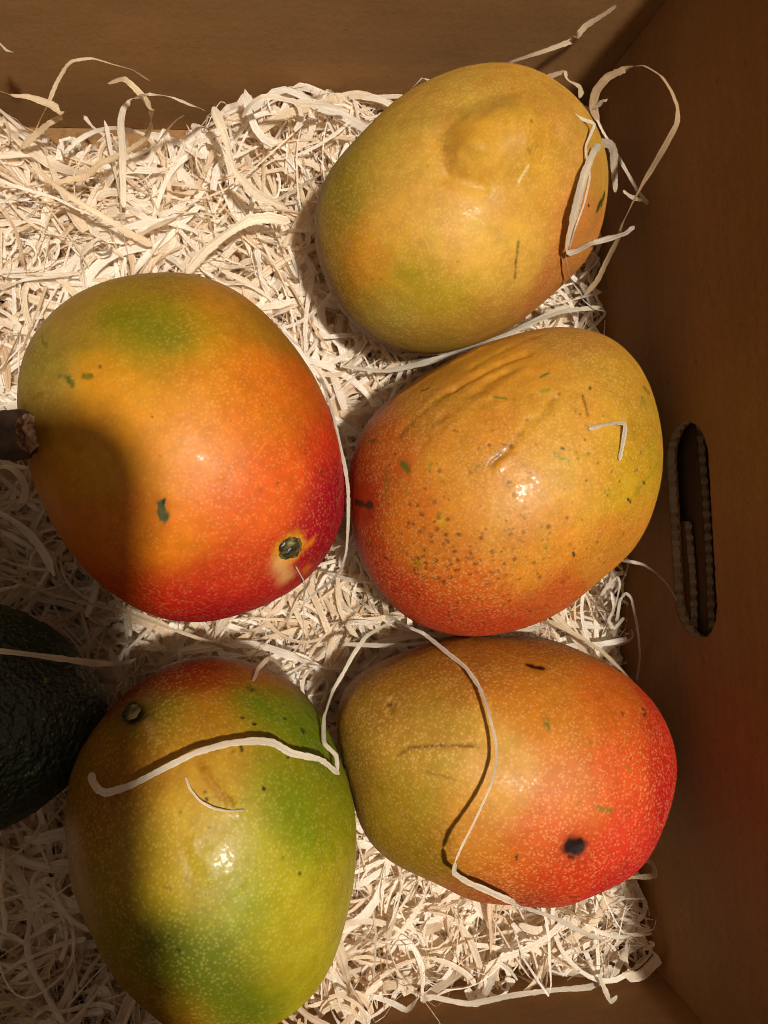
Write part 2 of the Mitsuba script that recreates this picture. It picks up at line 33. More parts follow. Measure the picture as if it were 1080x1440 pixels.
STRANDS = [
 ["pale strand rising along the back wall above the yellow mango with the knob",2.6,70,[[88.4,148.0,106.8],[95.9,156.0,97.6],[110.1,164.0,90.9],[122.8,170.0,88.1],[122.4,169.0,92.7],[124.7,171.0,95.4],[129.4,172.0,100.6],[132.5,173.0,104.2],[133.3,173.0,111.3]]],
 ["large open loop of shaving in the top right corner against the right wall",3.4,60,[[129.0,138.0,92.0],[125.3,141.5,96.0],[124.8,144.9,100.0],[127.6,147.8,104.0],[136.8,153.4,99.5],[138.8,149.6,108.3],[140.8,141.7,115.9],[141.8,134.6,119.8],[141.8,127.2,123.0],[140.8,121.7,123.7],[138.8,115.5,116.5],[137.8,110.7,107.0],[138.8,107.6,95.1],[140.8,105.1,82.7],[142.8,101.5,73.2],[141.7,96.3,66.0],[139.7,89.7,60.0],[136.1,85.3,55.0]]],
 ["short torn stub of shaving in the gap between knobbed mango and top right loop",2.4,30,[[125.2,141.0,96.0],[126.5,141.2,98.0],[127.5,141.5,100.0],[128.3,141.2,101.0]]],
 ["straight strand crossing behind the loop beside the yellow mango with the knob",2.4,30,[[127.1,140.5,93.0],[130.4,134.6,92.0],[135.9,127.8,90.0],[142.5,121.5,86.0],[147.1,115.9,84.0],[152.0,111.9,82.0]]],
 ["ragged little end lying across the foot of the top right loop",2.2,10,[[137.8,113.9,90.0],[141.0,112.2,89.0],[144.3,111.6,88.0],[150.1,111.4,86.0]]],
 ["wide folded ribbon draped over the right side of the knobbed yellow mango",3.4,15,[[140.0,117.6,80.0],[135.9,122.1,88.0],[132.6,125.7,95.0],[128.9,126.1,100.0],[124.3,124.6,104.0],[113.5,114.4,120.0],[107.6,104.6,124.3],[104.3,92.8,122.4],[104.2,84.9,115.6],[105.2,83.3,112.0]]],
 ["peach coloured ribbon end sticking out from the right side of the knobbed yellow mango",2.8,30,[[105.2,83.3,112.0],[110.2,85.3,109.4],[116.9,89.0,105.1],[126.1,93.3,97.0],[134.5,97.1,90.0],[139.0,98.9,88.0],[143.6,102.3,86.0]]],
 ["thin hooked sliver lying down the right side of the knobbed yellow mango",1.3,20,[[104.5,127.0,120.5],[110.0,124.6,119.8],[113.9,122.7,120.3],[109.6,114.7,122.2],[109.8,109.5,122.0],[110.3,104.7,122.5],[107.4,95.8,123.5],[105.2,88.2,119.5],[105.6,84.3,113.8]]],
 ["thin kinked sliver hanging below the folded ribbon on the knobbed yellow mango",1.4,40,[[104.7,83.0,112.2],[108.1,79.8,106.0],[113.5,78.6,95.9],[120.8,76.6,87.0],[132.6,82.5,60.0],[138.4,78.9,58.0],[144.8,78.2,56.0]]],
 ["crumpled white shaving peeping out behind the top of the knobbed yellow mango",3.2,30,[[104.6,146.1,105.0],[107.2,145.9,108.0],[109.4,145.6,110.0],[109.6,143.9,110.0],[111.0,143.1,109.0],[115.8,142.9,106.0],[118.0,141.1,103.0]]],
 ["thin strand arching over the back wall at the top left corner",1.8,55,[[-81.0,152.5,40.0],[-73.3,153.4,55.0],[-66.4,152.0,70.4],[-61.8,156.0,76.5],[-57.0,159.0,81.9],[-54.4,160.0,83.2],[-48.3,161.0,83.1],[-42.9,163.0,76.5],[-36.9,166.0,67.7],[-32.9,169.0,55.5]]],
 ["curled strand with a pointed tip standing up in front of the back wall",2.6,50,[[-44.1,154.0,80.5],[-37.9,152.0,87.1],[-35.0,149.0,88.7],[-31.6,146.0,86.4],[-30.0,145.0,81.4],[-31.2,146.0,70.1],[-34.6,145.7,60.0],[-39.5,143.8,56.0],[-48.1,141.3,52.0],[-53.7,139.9,50.0],[-60.0,136.7,46.0],[-68.3,135.9,44.0],[-74.1,134.5,42.0]]],
 ["upright ribbon bent over at its top in front of the back wall",3.0,15,[[-46.5,125.1,45.0],[-45.1,133.7,52.0],[-44.0,142.2,57.0],[-43.3,149.9,62.0],[-41.5,153.6,65.0],[-38.1,155.5,67.0],[-28.8,140.0,100.3],[-22.6,145.0,89.1],[-16.3,148.0,78.6],[-12.8,155.8,60.0]]],
 ["long arched ribbon at the top of the wool heap left of the knobbed mango",3.0,30,[[0.8,148.5,70.0],[4.1,150.9,74.0],[8.3,152.8,76.0],[12.6,153.1,76.0],[21.8,153.4,72.0],[32.9,155.8,66.0],[41.8,157.5,60.0]]],
 ["pointed sliver lying on the bare box floor at the back",1.8,10,[[-62.2,168.3,30.0],[-59.5,165.0,28.0],[-55.0,162.3,26.0],[-49.6,158.8,26.0]]],
 ["small pale scrap of shaving stuck at the left edge of the back wall",3.6,80,[[-81.9,170.0,75.1],[-80.3,171.0,71.1],[-78.9,172.0,66.1]]],
 ["ribbon with a bent tip at the left end of the back wall",3.0,60,[[-79.8,148.0,86.7],[-76.5,150.0,78.7],[-71.5,151.0,76.2],[-64.8,150.0,73.3],[-62.2,148.0,72.9],[-63.6,151.6,62.0],[-68.7,150.1,60.0],[-74.8,149.1,54.0],[-82.2,146.5,48.0]]],
 ["long straight pair of ribbons lying diagonally at the upper left of the wool",3.2,8,[[-77.7,138.2,52.0],[-68.8,129.4,54.0],[-61.3,123.2,55.0],[-51.4,116.8,55.0],[-42.9,111.2,54.0],[-35.8,108.6,50.0]]],
 ["broad pale ribbon lying from the knobbed mango towards the orange red mango",4.6,12,[[17.1,116.1,54.0],[9.4,116.6,57.0],[1.2,114.7,59.0],[-7.6,109.3,59.0],[-15.4,104.1,57.0],[-23.8,97.7,50.0]]],
 ["wide straight ribbon pointing at the left side of the knobbed mango",4.0,15,[[-9.4,154.3,66.0],[-5.4,142.5,66.0],[-3.0,131.5,64.0],[4.5,124.6,60.0],[16.6,121.1,54.0]]],
 ["L shaped sliver lying on top of the ochre mango beside the handle hole",2.2,15,[[101.2,22.7,130.3],[105.5,23.6,130.4],[110.0,24.2,129.8],[114.2,24.1,128.0],[114.3,22.2,128.2],[113.1,17.8,128.5],[111.6,12.5,128.6]]],
 ["long strand hanging in the gap between orange red mango and wrinkled ochre mango",1.9,60,[[22.9,50.1,82.0],[24.5,40.3,93.0],[25.7,32.9,97.0],[26.7,24.9,99.0],[28.0,16.9,100.0],[28.8,8.6,99.0],[28.6,-2.2,95.0],[28.1,-12.1,88.0],[26.7,-18.7,80.0],[23.4,-23.8,70.0],[18.6,-28.1,60.0],[13.1,-33.0,56.0]]],
 ["thread hanging from the green stem scar of the orange red mango",1.0,40,[[9.3,-14.7,111.6],[12.7,-21.7,97.7],[12.6,-27.7,82.0],[12.4,-35.8,77.0],[11.7,-46.9,68.0]]],
 ["long thin strand arching across the middle of the mango with red right end",2.0,35,[[42.6,-36.8,84.0],[44.8,-37.8,86.0],[48.2,-39.6,97.0],[53.9,-43.0,88.8],[59.7,-48.7,100.9],[63.1,-52.0,109.2],[65.3,-57.1,116.5],[66.0,-63.4,123.0],[66.3,-71.6,128.4],[65.5,-77.0,130.3],[62.8,-83.2,132.1],[57.7,-92.0,132.6],[52.8,-99.9,132.6],[50.9,-105.5,130.3]]],
 ["flat strand passing from the red ended mango down onto the wool at the bottom",2.6,15,[[50.9,-105.5,130.3],[51.4,-110.6,126.2],[56.6,-115.7,123.1],[60.9,-117.8,123.6],[64.2,-119.8,123.6],[69.3,-123.4,121.6],[81.3,-138.1,99.5],[93.9,-147.0,92.0],[109.4,-160.7,80.0],[121.3,-170.6,70.0]]],
 ["strand bridging the gap from wrinkled ochre mango down to the green mango",2.4,40,[[44.6,-38.0,84.0],[40.7,-40.0,82.0],[34.3,-43.6,80.0],[29.0,-50.1,80.0],[25.0,-56.4,80.0],[20.7,-61.0,85.0],[16.2,-66.2,100.6],[15.2,-71.7,109.8],[18.6,-75.6,111.5],[18.7,-80.4,112.9]]],
 ["wide bow shaped ribbon lying across the top half of the green mango",3.2,18,[[-53.8,-70.3,120.0],[-52.8,-71.8,123.5],[-50.6,-73.3,127.0],[-47.8,-73.7,129.7],[-40.5,-71.5,132.1],[-31.3,-67.2,134.3],[-22.5,-64.0,133.4],[-13.7,-63.1,130.6],[-5.7,-63.5,129.1],[-0.6,-65.1,127.5],[4.4,-69.2,125.5],[13.2,-73.8,119.8],[19.2,-81.3,112.5]]],
 ["thin crescent sliver on the sap streak of the green mango",1.1,20,[[-25.7,-70.7,132.2],[-24.5,-73.5,134.3],[-21.8,-76.7,136.0],[-18.3,-78.9,136.6],[-14.4,-80.3,136.3],[-9.7,-81.1,135.1]]],
 ["pale ribbon lying across the dark avocado at the left edge",3.0,10,[[-78.5,-32.1,122.0],[-68.9,-34.3,121.0],[-60.5,-37.3,116.0],[-54.7,-40.7,106.0],[-50.7,-44.7,88.0],[-47.6,-46.4,72.0]]],
 ["long thin strand running under the orange red mango from the left edge",2.0,20,[[-96.9,-11.4,60.0],[-87.0,-17.1,62.0],[-75.1,-22.6,62.0],[-63.2,-26.7,61.0],[-51.1,-30.8,60.0],[-36.2,-37.8,60.0],[-21.2,-44.9,58.0],[-9.6,-50.5,55.0]]],
 ["short bent ribbon on the red top of the green mango",2.2,20,[[-6.1,-50.8,106.8],[-4.2,-48.1,99.6],[-0.7,-45.8,95.5],[3.9,-51.7,76.0]]],
 ["curling strand reaching from the wrinkled ochre mango to the handle hole",1.8,55,[[136.7,-23.4,72.0],[138.8,-23.8,77.2],[143.8,-25.3,77.0],[146.8,-28.1,79.3],[148.8,-31.7,83.2],[149.8,-35.3,86.2],[150.8,-39.0,87.6]]],
 ["tall narrow loop standing against the right wall below the handle hole",2.2,50,[[142.7,-60.1,48.0],[140.6,-48.2,58.0],[139.4,-40.2,64.0],[140.1,-36.8,68.0],[142.4,-39.2,68.0],[147.1,-51.1,62.0],[150.5,-64.0,56.0],[151.5,-76.4,50.0]]],
 ["small coil of shaving below the wrinkled ochre mango near the right wall",2.2,40,[[134.1,-38.4,58.0],[135.9,-33.6,62.0],[138.4,-30.7,65.0],[138.9,-33.5,66.0],[137.5,-41.5,64.0],[136.0,-48.2,60.0],[139.1,-52.2,58.0],[142.7,-47.6,60.0]]],
 ["square cut ribbon end poking out right of the red ended mango",3.0,15,[[135.9,-155.4,55.0],[139.8,-153.1,60.0],[143.3,-151.5,64.0],[146.6,-150.4,66.0],[146.7,-147.0,64.0],[144.8,-146.2,60.0]]],
 ["wide flat ribbon lying in the gap under the knobbed yellow mango",3.6,12,[[33.8,58.9,55.0],[50.1,55.9,58.0],[64.0,57.9,60.0],[81.2,62.0,61.0],[99.0,68.0,61.0],[114.6,74.8,60.0],[127.8,80.3,58.0]]],
 ["second long ribbon in the gap between knobbed and wrinkled mangoes",2.6,25,[[56.3,62.1,57.0],[72.6,61.9,61.0],[86.6,63.9,63.0],[104.4,70.3,63.0],[123.8,77.5,60.0],[142.5,80.0,56.0]]],
 ["strand lying between the wrinkled ochre mango and the red ended mango",2.4,20,[[24.2,-48.4,60.0],[42.6,-49.8,66.0],[58.3,-49.4,70.0],[80.1,-47.1,72.0],[97.6,-47.8,70.0],[107.8,-47.4,66.0]]],
 ["ribbon slanting down the right shoulder of the red ended mango",2.8,25,[[109.4,-45.8,62.0],[120.1,-52.1,64.0],[130.5,-59.6,63.0],[139.6,-68.1,60.0],[147.3,-76.0,56.0]]],
 ["tightly rolled shaving curl on the wool above the orange red mango",3.4,90,[[-50.3,107.0,53.0],[-51.5,104.9,53.0],[-53.7,104.0,53.0],[-55.9,104.5,53.0],[-57.1,106.1,53.0],[-56.8,108.0,53.0],[-55.4,109.1,53.0],[-53.6,109.2,53.0],[-52.3,108.4,53.0],[-52.1,107.1,53.0],[-52.8,106.0,53.0],[-54.0,105.6,53.0],[-55.0,105.9,53.0],[-55.4,106.7,53.0],[-55.2,107.4,53.0],[-54.6,107.7,53.0],[-54.0,107.6,53.0],[-53.7,107.3,53.0]]],
 ["small tight curl of shaving near the back of the wool",2.6,90,[[-53.9,139.1,40.0],[-54.5,137.8,40.0],[-55.8,137.1,40.0],[-57.0,137.5,40.0],[-57.6,138.5,40.0],[-57.5,139.7,40.0],[-56.7,140.4,40.0],[-55.7,140.5,40.0],[-55.1,139.9,40.0],[-54.9,139.1,40.0],[-55.3,138.5,40.0],[-55.9,138.2,40.0],[-56.4,138.4,40.0],[-56.6,138.9,40.0],[-56.5,139.3,40.0],[-56.2,139.5,40.0]]],
 ["stray shaving tip hanging over the front of the wool at bottom right",3.0,20,[[120.3,-186.0,66.0],[122.3,-191.9,66.0],[124.9,-198.5,66.0],[128.4,-204.8,64.0]]],
 ["long edge ribbon along the front edge of the wool at the bottom",3.6,20,[[52.8,-190.2,56.0],[69.3,-194.8,58.0],[86.9,-194.1,58.0],[104.7,-194.6,58.0],[120.1,-196.3,57.0],[131.6,-193.4,55.0],[140.0,-187.7,50.0]]],
]
STALK0, STALK1 = [-90.7, 29.4, 110.0], [-66.0, 29.5, 119.0]
SCAR2, SCAR5 = [8.0, -8.9, 115.3], [-43.6, -56.0, 109.2]


# ------------------------------------------------------------------ helpers
def key_for(name, parent=None):
    base = f'{parent}__{name}' if parent else name
    key, n = base, 0
    while key in scene or key in labels or any(k.startswith(key + '__') for k in scene):
        n += 1
        key = f'{base}_{n:03d}'
    return key

def add(name, mesh, bsdf, parent=None, smooth=False, **more):
    key = key_for(name, parent)
    scene[key] = mikit.ply(mesh, bsdf, smooth, **more)
    return key

def tag(key, label=None, category=None, group=None, kind=None):
    labels[key] = {k: v for k, v in dict(label=label, category=category, group=group, kind=kind).items() if v}
    return key

def lin(c):
    c = np.asarray(c, float) / 255.0
    return np.where(c <= 0.04045, c / 12.92, ((c + 0.055) / 1.055) ** 2.4)

def rgb(c): return {'type': 'rgb', 'value': [float(x) for x in c]}

def two(b): return {'type': 'twosided', 'bsdf': b}

def board(x0, y0, z0, x1, y1, z1):
    m = trimesh.creation.box(extents=(x1 - x0, y1 - y0, z1 - z0))
    m.apply_translation(((x0 + x1) / 2, (y0 + y1) / 2, (z0 + z1) / 2))
    return m

def spline(P, n):
    """Catmull-Rom through P, n points evenly along it."""
    P = np.asarray(P, float)
    q = np.vstack([2 * P[0] - P[1], P, 2 * P[-1] - P[-2]])
    out = []
    for i in range(1, len(q) - 2):
        t = np.linspace(0, 1, 24, endpoint=False)[:, None]
        a, b, c, d = q[i - 1], q[i], q[i + 1], q[i + 2]
        out.append(0.60 * (b + (c - b) * t) + 0.40 * 0.5 * (2 * b + (c - a) * t + (2 * a - 5 * b + 4 * c - d) * t**2 + (3 * b - a - 3 * c + d) * t**3))
    out = np.vstack(out + [P[-1:]])
    s = np.r_[0, np.cumsum(np.linalg.norm(np.diff(out, axis=0), axis=1))]
    return np.stack([np.interp(np.linspace(0, s[-1], n), s, out[:, k]) for k in range(3)], 1), s[-1]

def ribbons(C, width, roll, ids, cup=0.03, thick=0.0):
    """Strips along the centre lines C (k, n, 3). width (k, n), roll (k, n) in radians about the tangent from lying flat. Returns mesh and uv."""
    k, n = C.shape[:2]
    T = np.gradient(C, axis=1)
    T /= np.linalg.norm(T, axis=-1, keepdims=True) + 1e-12
    side = np.cross(T, [0, 0, 1.0])
    ln = np.linalg.norm(side, axis=-1, keepdims=True)
    side = np.where(ln > 0.05, side / np.maximum(ln, 1e-9), [1.0, 0, 0])
    for _ in range(3):
        side[:, 1:-1] = side[:, :-2] + 2 * side[:, 1:-1] + side[:, 2:]
        side /= np.linalg.norm(side, axis=-1, keepdims=True) + 1e-9
    nrm = np.cross(side, T)
    nrm /= np.linalg.norm(nrm, axis=-1, keepdims=True) + 1e-12
    cr, sr = np.cos(roll)[..., None], np.sin(roll)[..., None]
    w, u = side * cr + nrm * sr, nrm * cr - side * sr
    hw = width[..., None] / 2
    rows = [C - w * hw, C + u * hw * cup * 2, C + w * hw]
    us = [0.05, 0.5, 0.95]
    if thick:
        rows += [C + w * hw - u * thick, C + u * (hw * cup * 2 - thick), C - w * hw - u * thick, C - w * hw]
        us += [0.95, 0.5, 0.05, 0.05]
    a = len(rows)
    V = np.stack(rows, 2)                                 # k, n, a, 3
    ds = np.r_[0, 0] if n < 2 else np.concatenate([np.zeros((k, 1)), np.cumsum(np.linalg.norm(np.diff(C, axis=1), axis=-1), 1)], 1)
    uv = np.stack([np.broadcast_to(np.array(us)[None, None] + 2.0 * np.asarray(ids)[:, None, None], (k, n, a)), np.broadcast_to(ds[..., None], (k, n, a))], -1)
    g = np.arange(k * n * a).reshape(k, n, a)
    q = np.stack([g[:, :-1, :-1], g[:, 1:, :-1], g[:, 1:, 1:], g[:, :-1, 1:]], -1).reshape(-1, 4)
    f = np.vstack([q[:, [0, 1, 2]], q[:, [0, 2, 3]]])
    return (V.reshape(-1, 3), f), uv.reshape(-1, 2)

# ------------------------------------------------------------------ materials
def card_fn(p, n, uv):
    x, y, z = p.x, p.y, p.z
    a = mikit.fbm(x * 50, y * 50, z * 80 + 3, 3)
    b = mikit.fbm(x * 620, y * 620, z * 700, 3)
    c = mikit.fbm(x * 14 + 9, y * 14, z * 14, 3)
    d = mikit.noise(x * 1500, y * 1500, z * 1500)
    e = mikit.smoothstep(0.72, 0.84, mikit.fbm(x * 300 + 40, y * 300, z * 300, 3))
    t = 1.0 + 0.22 * (a - 0.5) + 0.30 * (b - 0.5) + 0.30 * (c - 0.5) + 0.16 * (d - 0.5) - 0.22 * e + 0.02 * dr.sin(z * 1047.0 + 3 * a)
    return mi.Color3f(0.226, 0.112, 0.038) * t

def straw_fn(p, n, uv):
    i = dr.floor(uv.x * 0.5)
    u = uv.x - 2 * i
    r1, r2, r3 = mikit.cell_rand(i, 1, 0), mikit.cell_rand(i, 2, 0), mikit.cell_rand(i, 3, 0)
    base = mikit.mix(mi.Color3f(0.95, 0.865, 0.735), mi.Color3f(0.82, 0.65, 0.45), mikit.smoothstep(0.25, 1.0, r1))
    base = mikit.mix(base, mi.Color3f(0.70, 0.46, 0.26), dr.select(r2 > 0.93, 0.7, 0.0))
    st = mikit.noise(u * 8 + r3 * 50, uv.y * 45, r3 * 90)
    st2 = mikit.noise(u * 22 + r3 * 50, uv.y * 90 + 7, r3 * 90)
    return base * (0.64 + 0.36 * st + 0.28 * st2) * dr.select(i < 100, dr.select((i > 9) & (i < 20), 0.82, 0.52) + 0.34 * mikit.noise(uv.y * 95, r3 * 70), 1.0) * dr.select(i < 100, mi.Color3f(1.0, 0.95, 0.85), mi.Color3f(1.0))  # noise along single shavings paints in the light and dark of their twist

def avo_fn(p, n, uv):
    a = mikit.fbm(p.x * 760, p.y * 760, p.z * 760, 3)
    b = mikit.fbm(p.x * 120, p.y * 120, p.z * 120, 2)
    d = 0.8 * mikit.smoothstep(0.66, 0.84, a + 0.25 * (b - 0.5))
    return mikit.mix(mi.Color3f(0.014, 0.020, 0.006), mi.Color3f(0.13, 0.18, 0.035), d)

def bark_fn(p, n, uv):
    a = mikit.fbm(p.x * 500, p.y * 500, p.z * 500, 3)
    return mikit.mix(mi.Color3f(0.03, 0.016, 0.010), mi.Color3f(0.085, 0.045, 0.025), a)

def cut_fn(p, n, uv):
    a = mikit.fbm(p.x * 700, p.y * 700, p.z * 700, 3)
    return mikit.mix(mi.Color3f(0.12, 0.05, 0.02), mi.Color3f(0.42, 0.23, 0.11), mikit.smoothstep(0.3, 0.7, a))

def skin_bump(p, n, uv):
    return mikit.noise(p.x * 900, p.y * 900, p.z * 900) + 0.8 * mikit.noise(p.x * 420 + 5, p.y * 420, p.z * 420)

def dots_fn(cell, size, seed, most, bare=()):
    """Pale lenticels: one dot in most cells of a jittered lattice through which the skin cuts."""
    s = 1.0 / cell
    def fn(p, n, uv):
        x, y, z = p.x * s + seed, p.y * s, p.z * s
        ix, iy, iz = dr.floor(x), dr.floor(y), dr.floor(z)
        out = mi.Float(0)
        for a in (-1, 0, 1):
            for b in (-1, 0, 1):
                for c in (-1, 0, 1):
                    cx, cy, cz = ix + a, iy + b, iz + c
                    j = mikit.cell_rand(cx, cy, cz)
                    k = mikit.cell_rand(cx + 57, cy, cz)
                    l = mikit.cell_rand(cx, cy + 91, cz)
                    d = dr.sqrt(dr.square(cx + j - x) + dr.square(cy + k - y) + dr.square(cz + l - z))
                    rad = size * (0.55 + 0.75 * mikit.cell_rand(cx, cy, cz + 33))
                    out = dr.maximum(out, 1 - mikit.smoothstep(0.15 * rad, rad, d))
        patch = 0.15 + 1.25 * mikit.fbm(p.x * 45 + seed, p.y * 45, p.z * 45, 2)
        for q, rad in bare:                               # no dots on scars and black spots
            d = dr.sqrt(dr.square(p.x - q[0]) + dr.square(p.y - q[1]) + dr.square(p.z - q[2]))
            out *= mikit.smoothstep(0.8 * rad, 1.5 * rad, d)
        return dr.clip(0.86 * out * most * patch, 0, 0.9)
    return fn

scene['card'] = two({'type': 'principled', 'base_color': mikit.proc(card_fn), 'roughness': 0.75, 'specular': 0.25})
scene['straw'] = {'type': 'principledthin', 'base_color': mikit.proc(straw_fn), 'roughness': 0.36, 'diff_trans': 0.9, 'eta': 1.5}
scene['card_shaded'] = two({'type': 'diffuse', 'reflectance': rgb((0.115, 0.070, 0.034))})  # cardboard darkened so the shade inside the handle hole sits in its colour
scene['torn'] = two({'type': 'diffuse', 'reflectance': rgb((0.40, 0.30, 0.19))})
scene['avocado_skin'] = two({'type': 'bumpmap', 'arbitrary': mikit.proc(lambda p, n, uv: mikit.fbm(p.x * 700, p.y * 700, p.z * 700, 2), eps=2e-4), 'scale': 0.0013,
                             'bsdf': {'type': 'principled', 'base_color': mikit.proc(avo_fn), 'roughness': 0.42, 'specular': 0.45}})
scene['bark'] = two({'type': 'principled', 'base_color': mikit.proc(bark_fn), 'roughness': 0.7, 'specular': 0.3})
scene['cut_wood'] = two({'type': 'principled', 'base_color': mikit.proc(cut_fn), 'roughness': 0.7, 'specular': 0.3})
scene['scar_dark'] = two({'type': 'principled', 'base_color': mikit.proc(lambda p, n, uv: mikit.mix(mi.Color3f(0.012, 0.011, 0.006), mi.Color3f(0.15, 0.12, 0.035), mikit.smoothstep(0.3, 0.75, mikit.fbm(p.x * 420, p.y * 420, p.z * 420, 3)))), 'roughness': 0.35, 'specular': 0.5})
scene['dark_plastic'] = two({'type': 'principled', 'base_color': rgb((0.02, 0.02, 0.022)), 'roughness': 0.35})
scene['human_skin'] = two({'type': 'principled', 'base_color': rgb((0.50, 0.30, 0.21)), 'roughness': 0.5})
scene['sleeve_cloth'] = two({'type': 'diffuse', 'reflectance': rgb((0.05, 0.055, 0.07))})
scene['table_wood'] = two({'type': 'principled', 'base_color': mikit.proc(lambda p, n, uv: mi.Color3f(0.22, 0.13, 0.07) * (0.75 + 0.5 * mikit.fbm(p.x * 6, p.y * 70, 0, 3))), 'roughness': 0.5})

# ------------------------------------------------------------------ the surface below, the box
tag(add('table_top', board(-0.75, -0.6, -0.030, 0.75, 0.6, -0.0035), 'table_wood'), 'brown wooden surface under the cardboard box', None, None, 'structure')
BX0, BX1, BY0, BY1, TOP, TH = -0.235, 0.1528, -0.199, 0.178, 0.20, 0.0040
box = tag('cardboard_box', 'open brown cardboard box lined with pale wood wool, oval handle hole in its right wall', 'box')
G = 0.0004
add('bottom', board(BX0 - TH, BY0 - TH, -0.003, BX1 + TH, BY1 + TH, 0.0), 'card', box)
add('wall', board(BX0 - TH, BY1, 0.0006, BX1 + TH, BY1 + TH, TOP), 'card', box)            # at the back
add('wall', board(BX0 - TH, BY0 - TH, 0.0006, BX1 + TH, BY0, TOP), 'card', box)            # at the front
add('wall', board(BX0 - TH, BY0 + G, 0.0006, BX0, BY1 - G, TOP), 'card', box)             # on the left

def slot(grow, wave=0.0, seed=0, n=260):
    """The handle hole's outline in (y, z): a long slot with round ends; wave makes it follow the flutes of the board."""
    rng = np.random.default_rng(seed)
    base = Polygon([(-0.0375, 0.0962), (0.0130, 0.0965)]+[(0.0130, 0.0966), (-0.0375, 0.0963)]).buffer(0.0142 + grow, 24)
    t = np.linspace(0, base.length, n, endpoint=False)
    P = np.array([base.exterior.interpolate(s).coords[0] for s in t])
    c = P.mean(0)
    axis = np.stack([np.clip(P[:, 0], -0.0375, 0.0130), np.full(n, 0.0964)], 1)
    d = (P - axis) / np.linalg.norm(P - axis, axis=1, keepdims=True)
    r = wave * np.sin(t * 2 * np.pi / 0.0042) * (0.3 + 1.4 * meshkit.noise(np.stack([t * 150, t * 0, t * 0], 1), seed)) + rng.normal(0, 0.00014, n)
    return P + d * r[:, None]

def wall_sheet(x0, x1, hole):
    p = Polygon([(BY0 + G, 0.0006), (BY1 - G, 0.0006), (BY1 - G, TOP), (BY0 + G, TOP)], [hole])
    m = trimesh.creation.extrude_polygon(p, x1 - x0, engine='earcut')
    v = m.vertices
    return trimesh.Trimesh(np.stack([x0 + v[:, 2], v[:, 0], v[:, 1]], 1), m.faces)

wall_r = add('wall', wall_sheet(BX1, BX1 + 0.0005, slot(0.0, 0.00012, 1)), 'card', box)        # inner liner of the right wall
labels[wall_r] = {'label': 'right wall with oval handle hole'}
add('fluted_core', wall_sheet(BX1 + 0.00052, BX1 + 0.0036, slot(0.0004, 0.0006, 2)), 'torn', wall_r)
add('liner', wall_sheet(BX1 + 0.00362, BX1 + 0.0042, slot(-0.0002, 0.00015, 3)), 'card', wall_r)
labels[add('outer_panel', board(BX1 + 0.0200, BY0 + G, 0.0006, BX1 + 0.0235, BY1 - G, TOP), 'card_shaded', box)] = {'label': 'second board behind the handle hole'}

add('added_cover', board(BX1 + 0.0043, BY0 + G, TOP - 0.0045, BX1 + 0.0199, BY1 - G, TOP - 0.0005), 'card', box)  # added out of view to stop lamp light falling behind the handle hole

def flap(y0, y1, x, top, seed):
    """Half of the punched out flap standing behind the hole: two liners and the fluted core between them, its torn top edge uneven."""
    rng = np.random.default_rng(seed)
    ys = np.linspace(y0, y1, 90)
    def sheet(xa, xb, edge):
        m = trimesh.creation.extrude_polygon(Polygon([(y0, 0.062), (y1, 0.062)] + list(zip(ys[::-1], edge[::-1]))), xb - xa, engine='earcut')
        v = m.vertices
        return trimesh.Trimesh(np.stack([xa + v[:, 2], v[:, 0], v[:, 1]], 1), m.faces)
    bow = 0.0012 * np.sin((ys - y0) / (y1 - y0) * np.pi)
    n = lambda a: a * rng.normal(0, 1, 90)
    k = add('handle_flap', trimesh.util.concatenate([sheet(x, x + 0.0004, top + bow + n(0.00012)), sheet(x + 0.0030, x + 0.0034, top + bow + n(0.0002))]), 'card_shaded', wall_r)
    add('fluted_core', sheet(x + 0.00042, x + 0.00298, top - 0.0002 + bow + 0.0008 * np.sin(ys * 2 * np.pi / 0.0042) * (0.4 + 1.2 * meshkit.noise(np.stack([ys * 130, ys * 0, ys * 0], 1), seed)) + n(0.0001)), 'torn', wall_r)
flap(-0.0530, -0.0095, 0.1528 + 0.0047, 0.0838, 1)
flap(-0.0530, 0.0285, 0.1528 + 0.0090, 0.0885, 2)

# ------------------------------------------------------------------ mangoes
NT, N_UP, N_LOW, EXPO = 620, 165, 34, 0.93

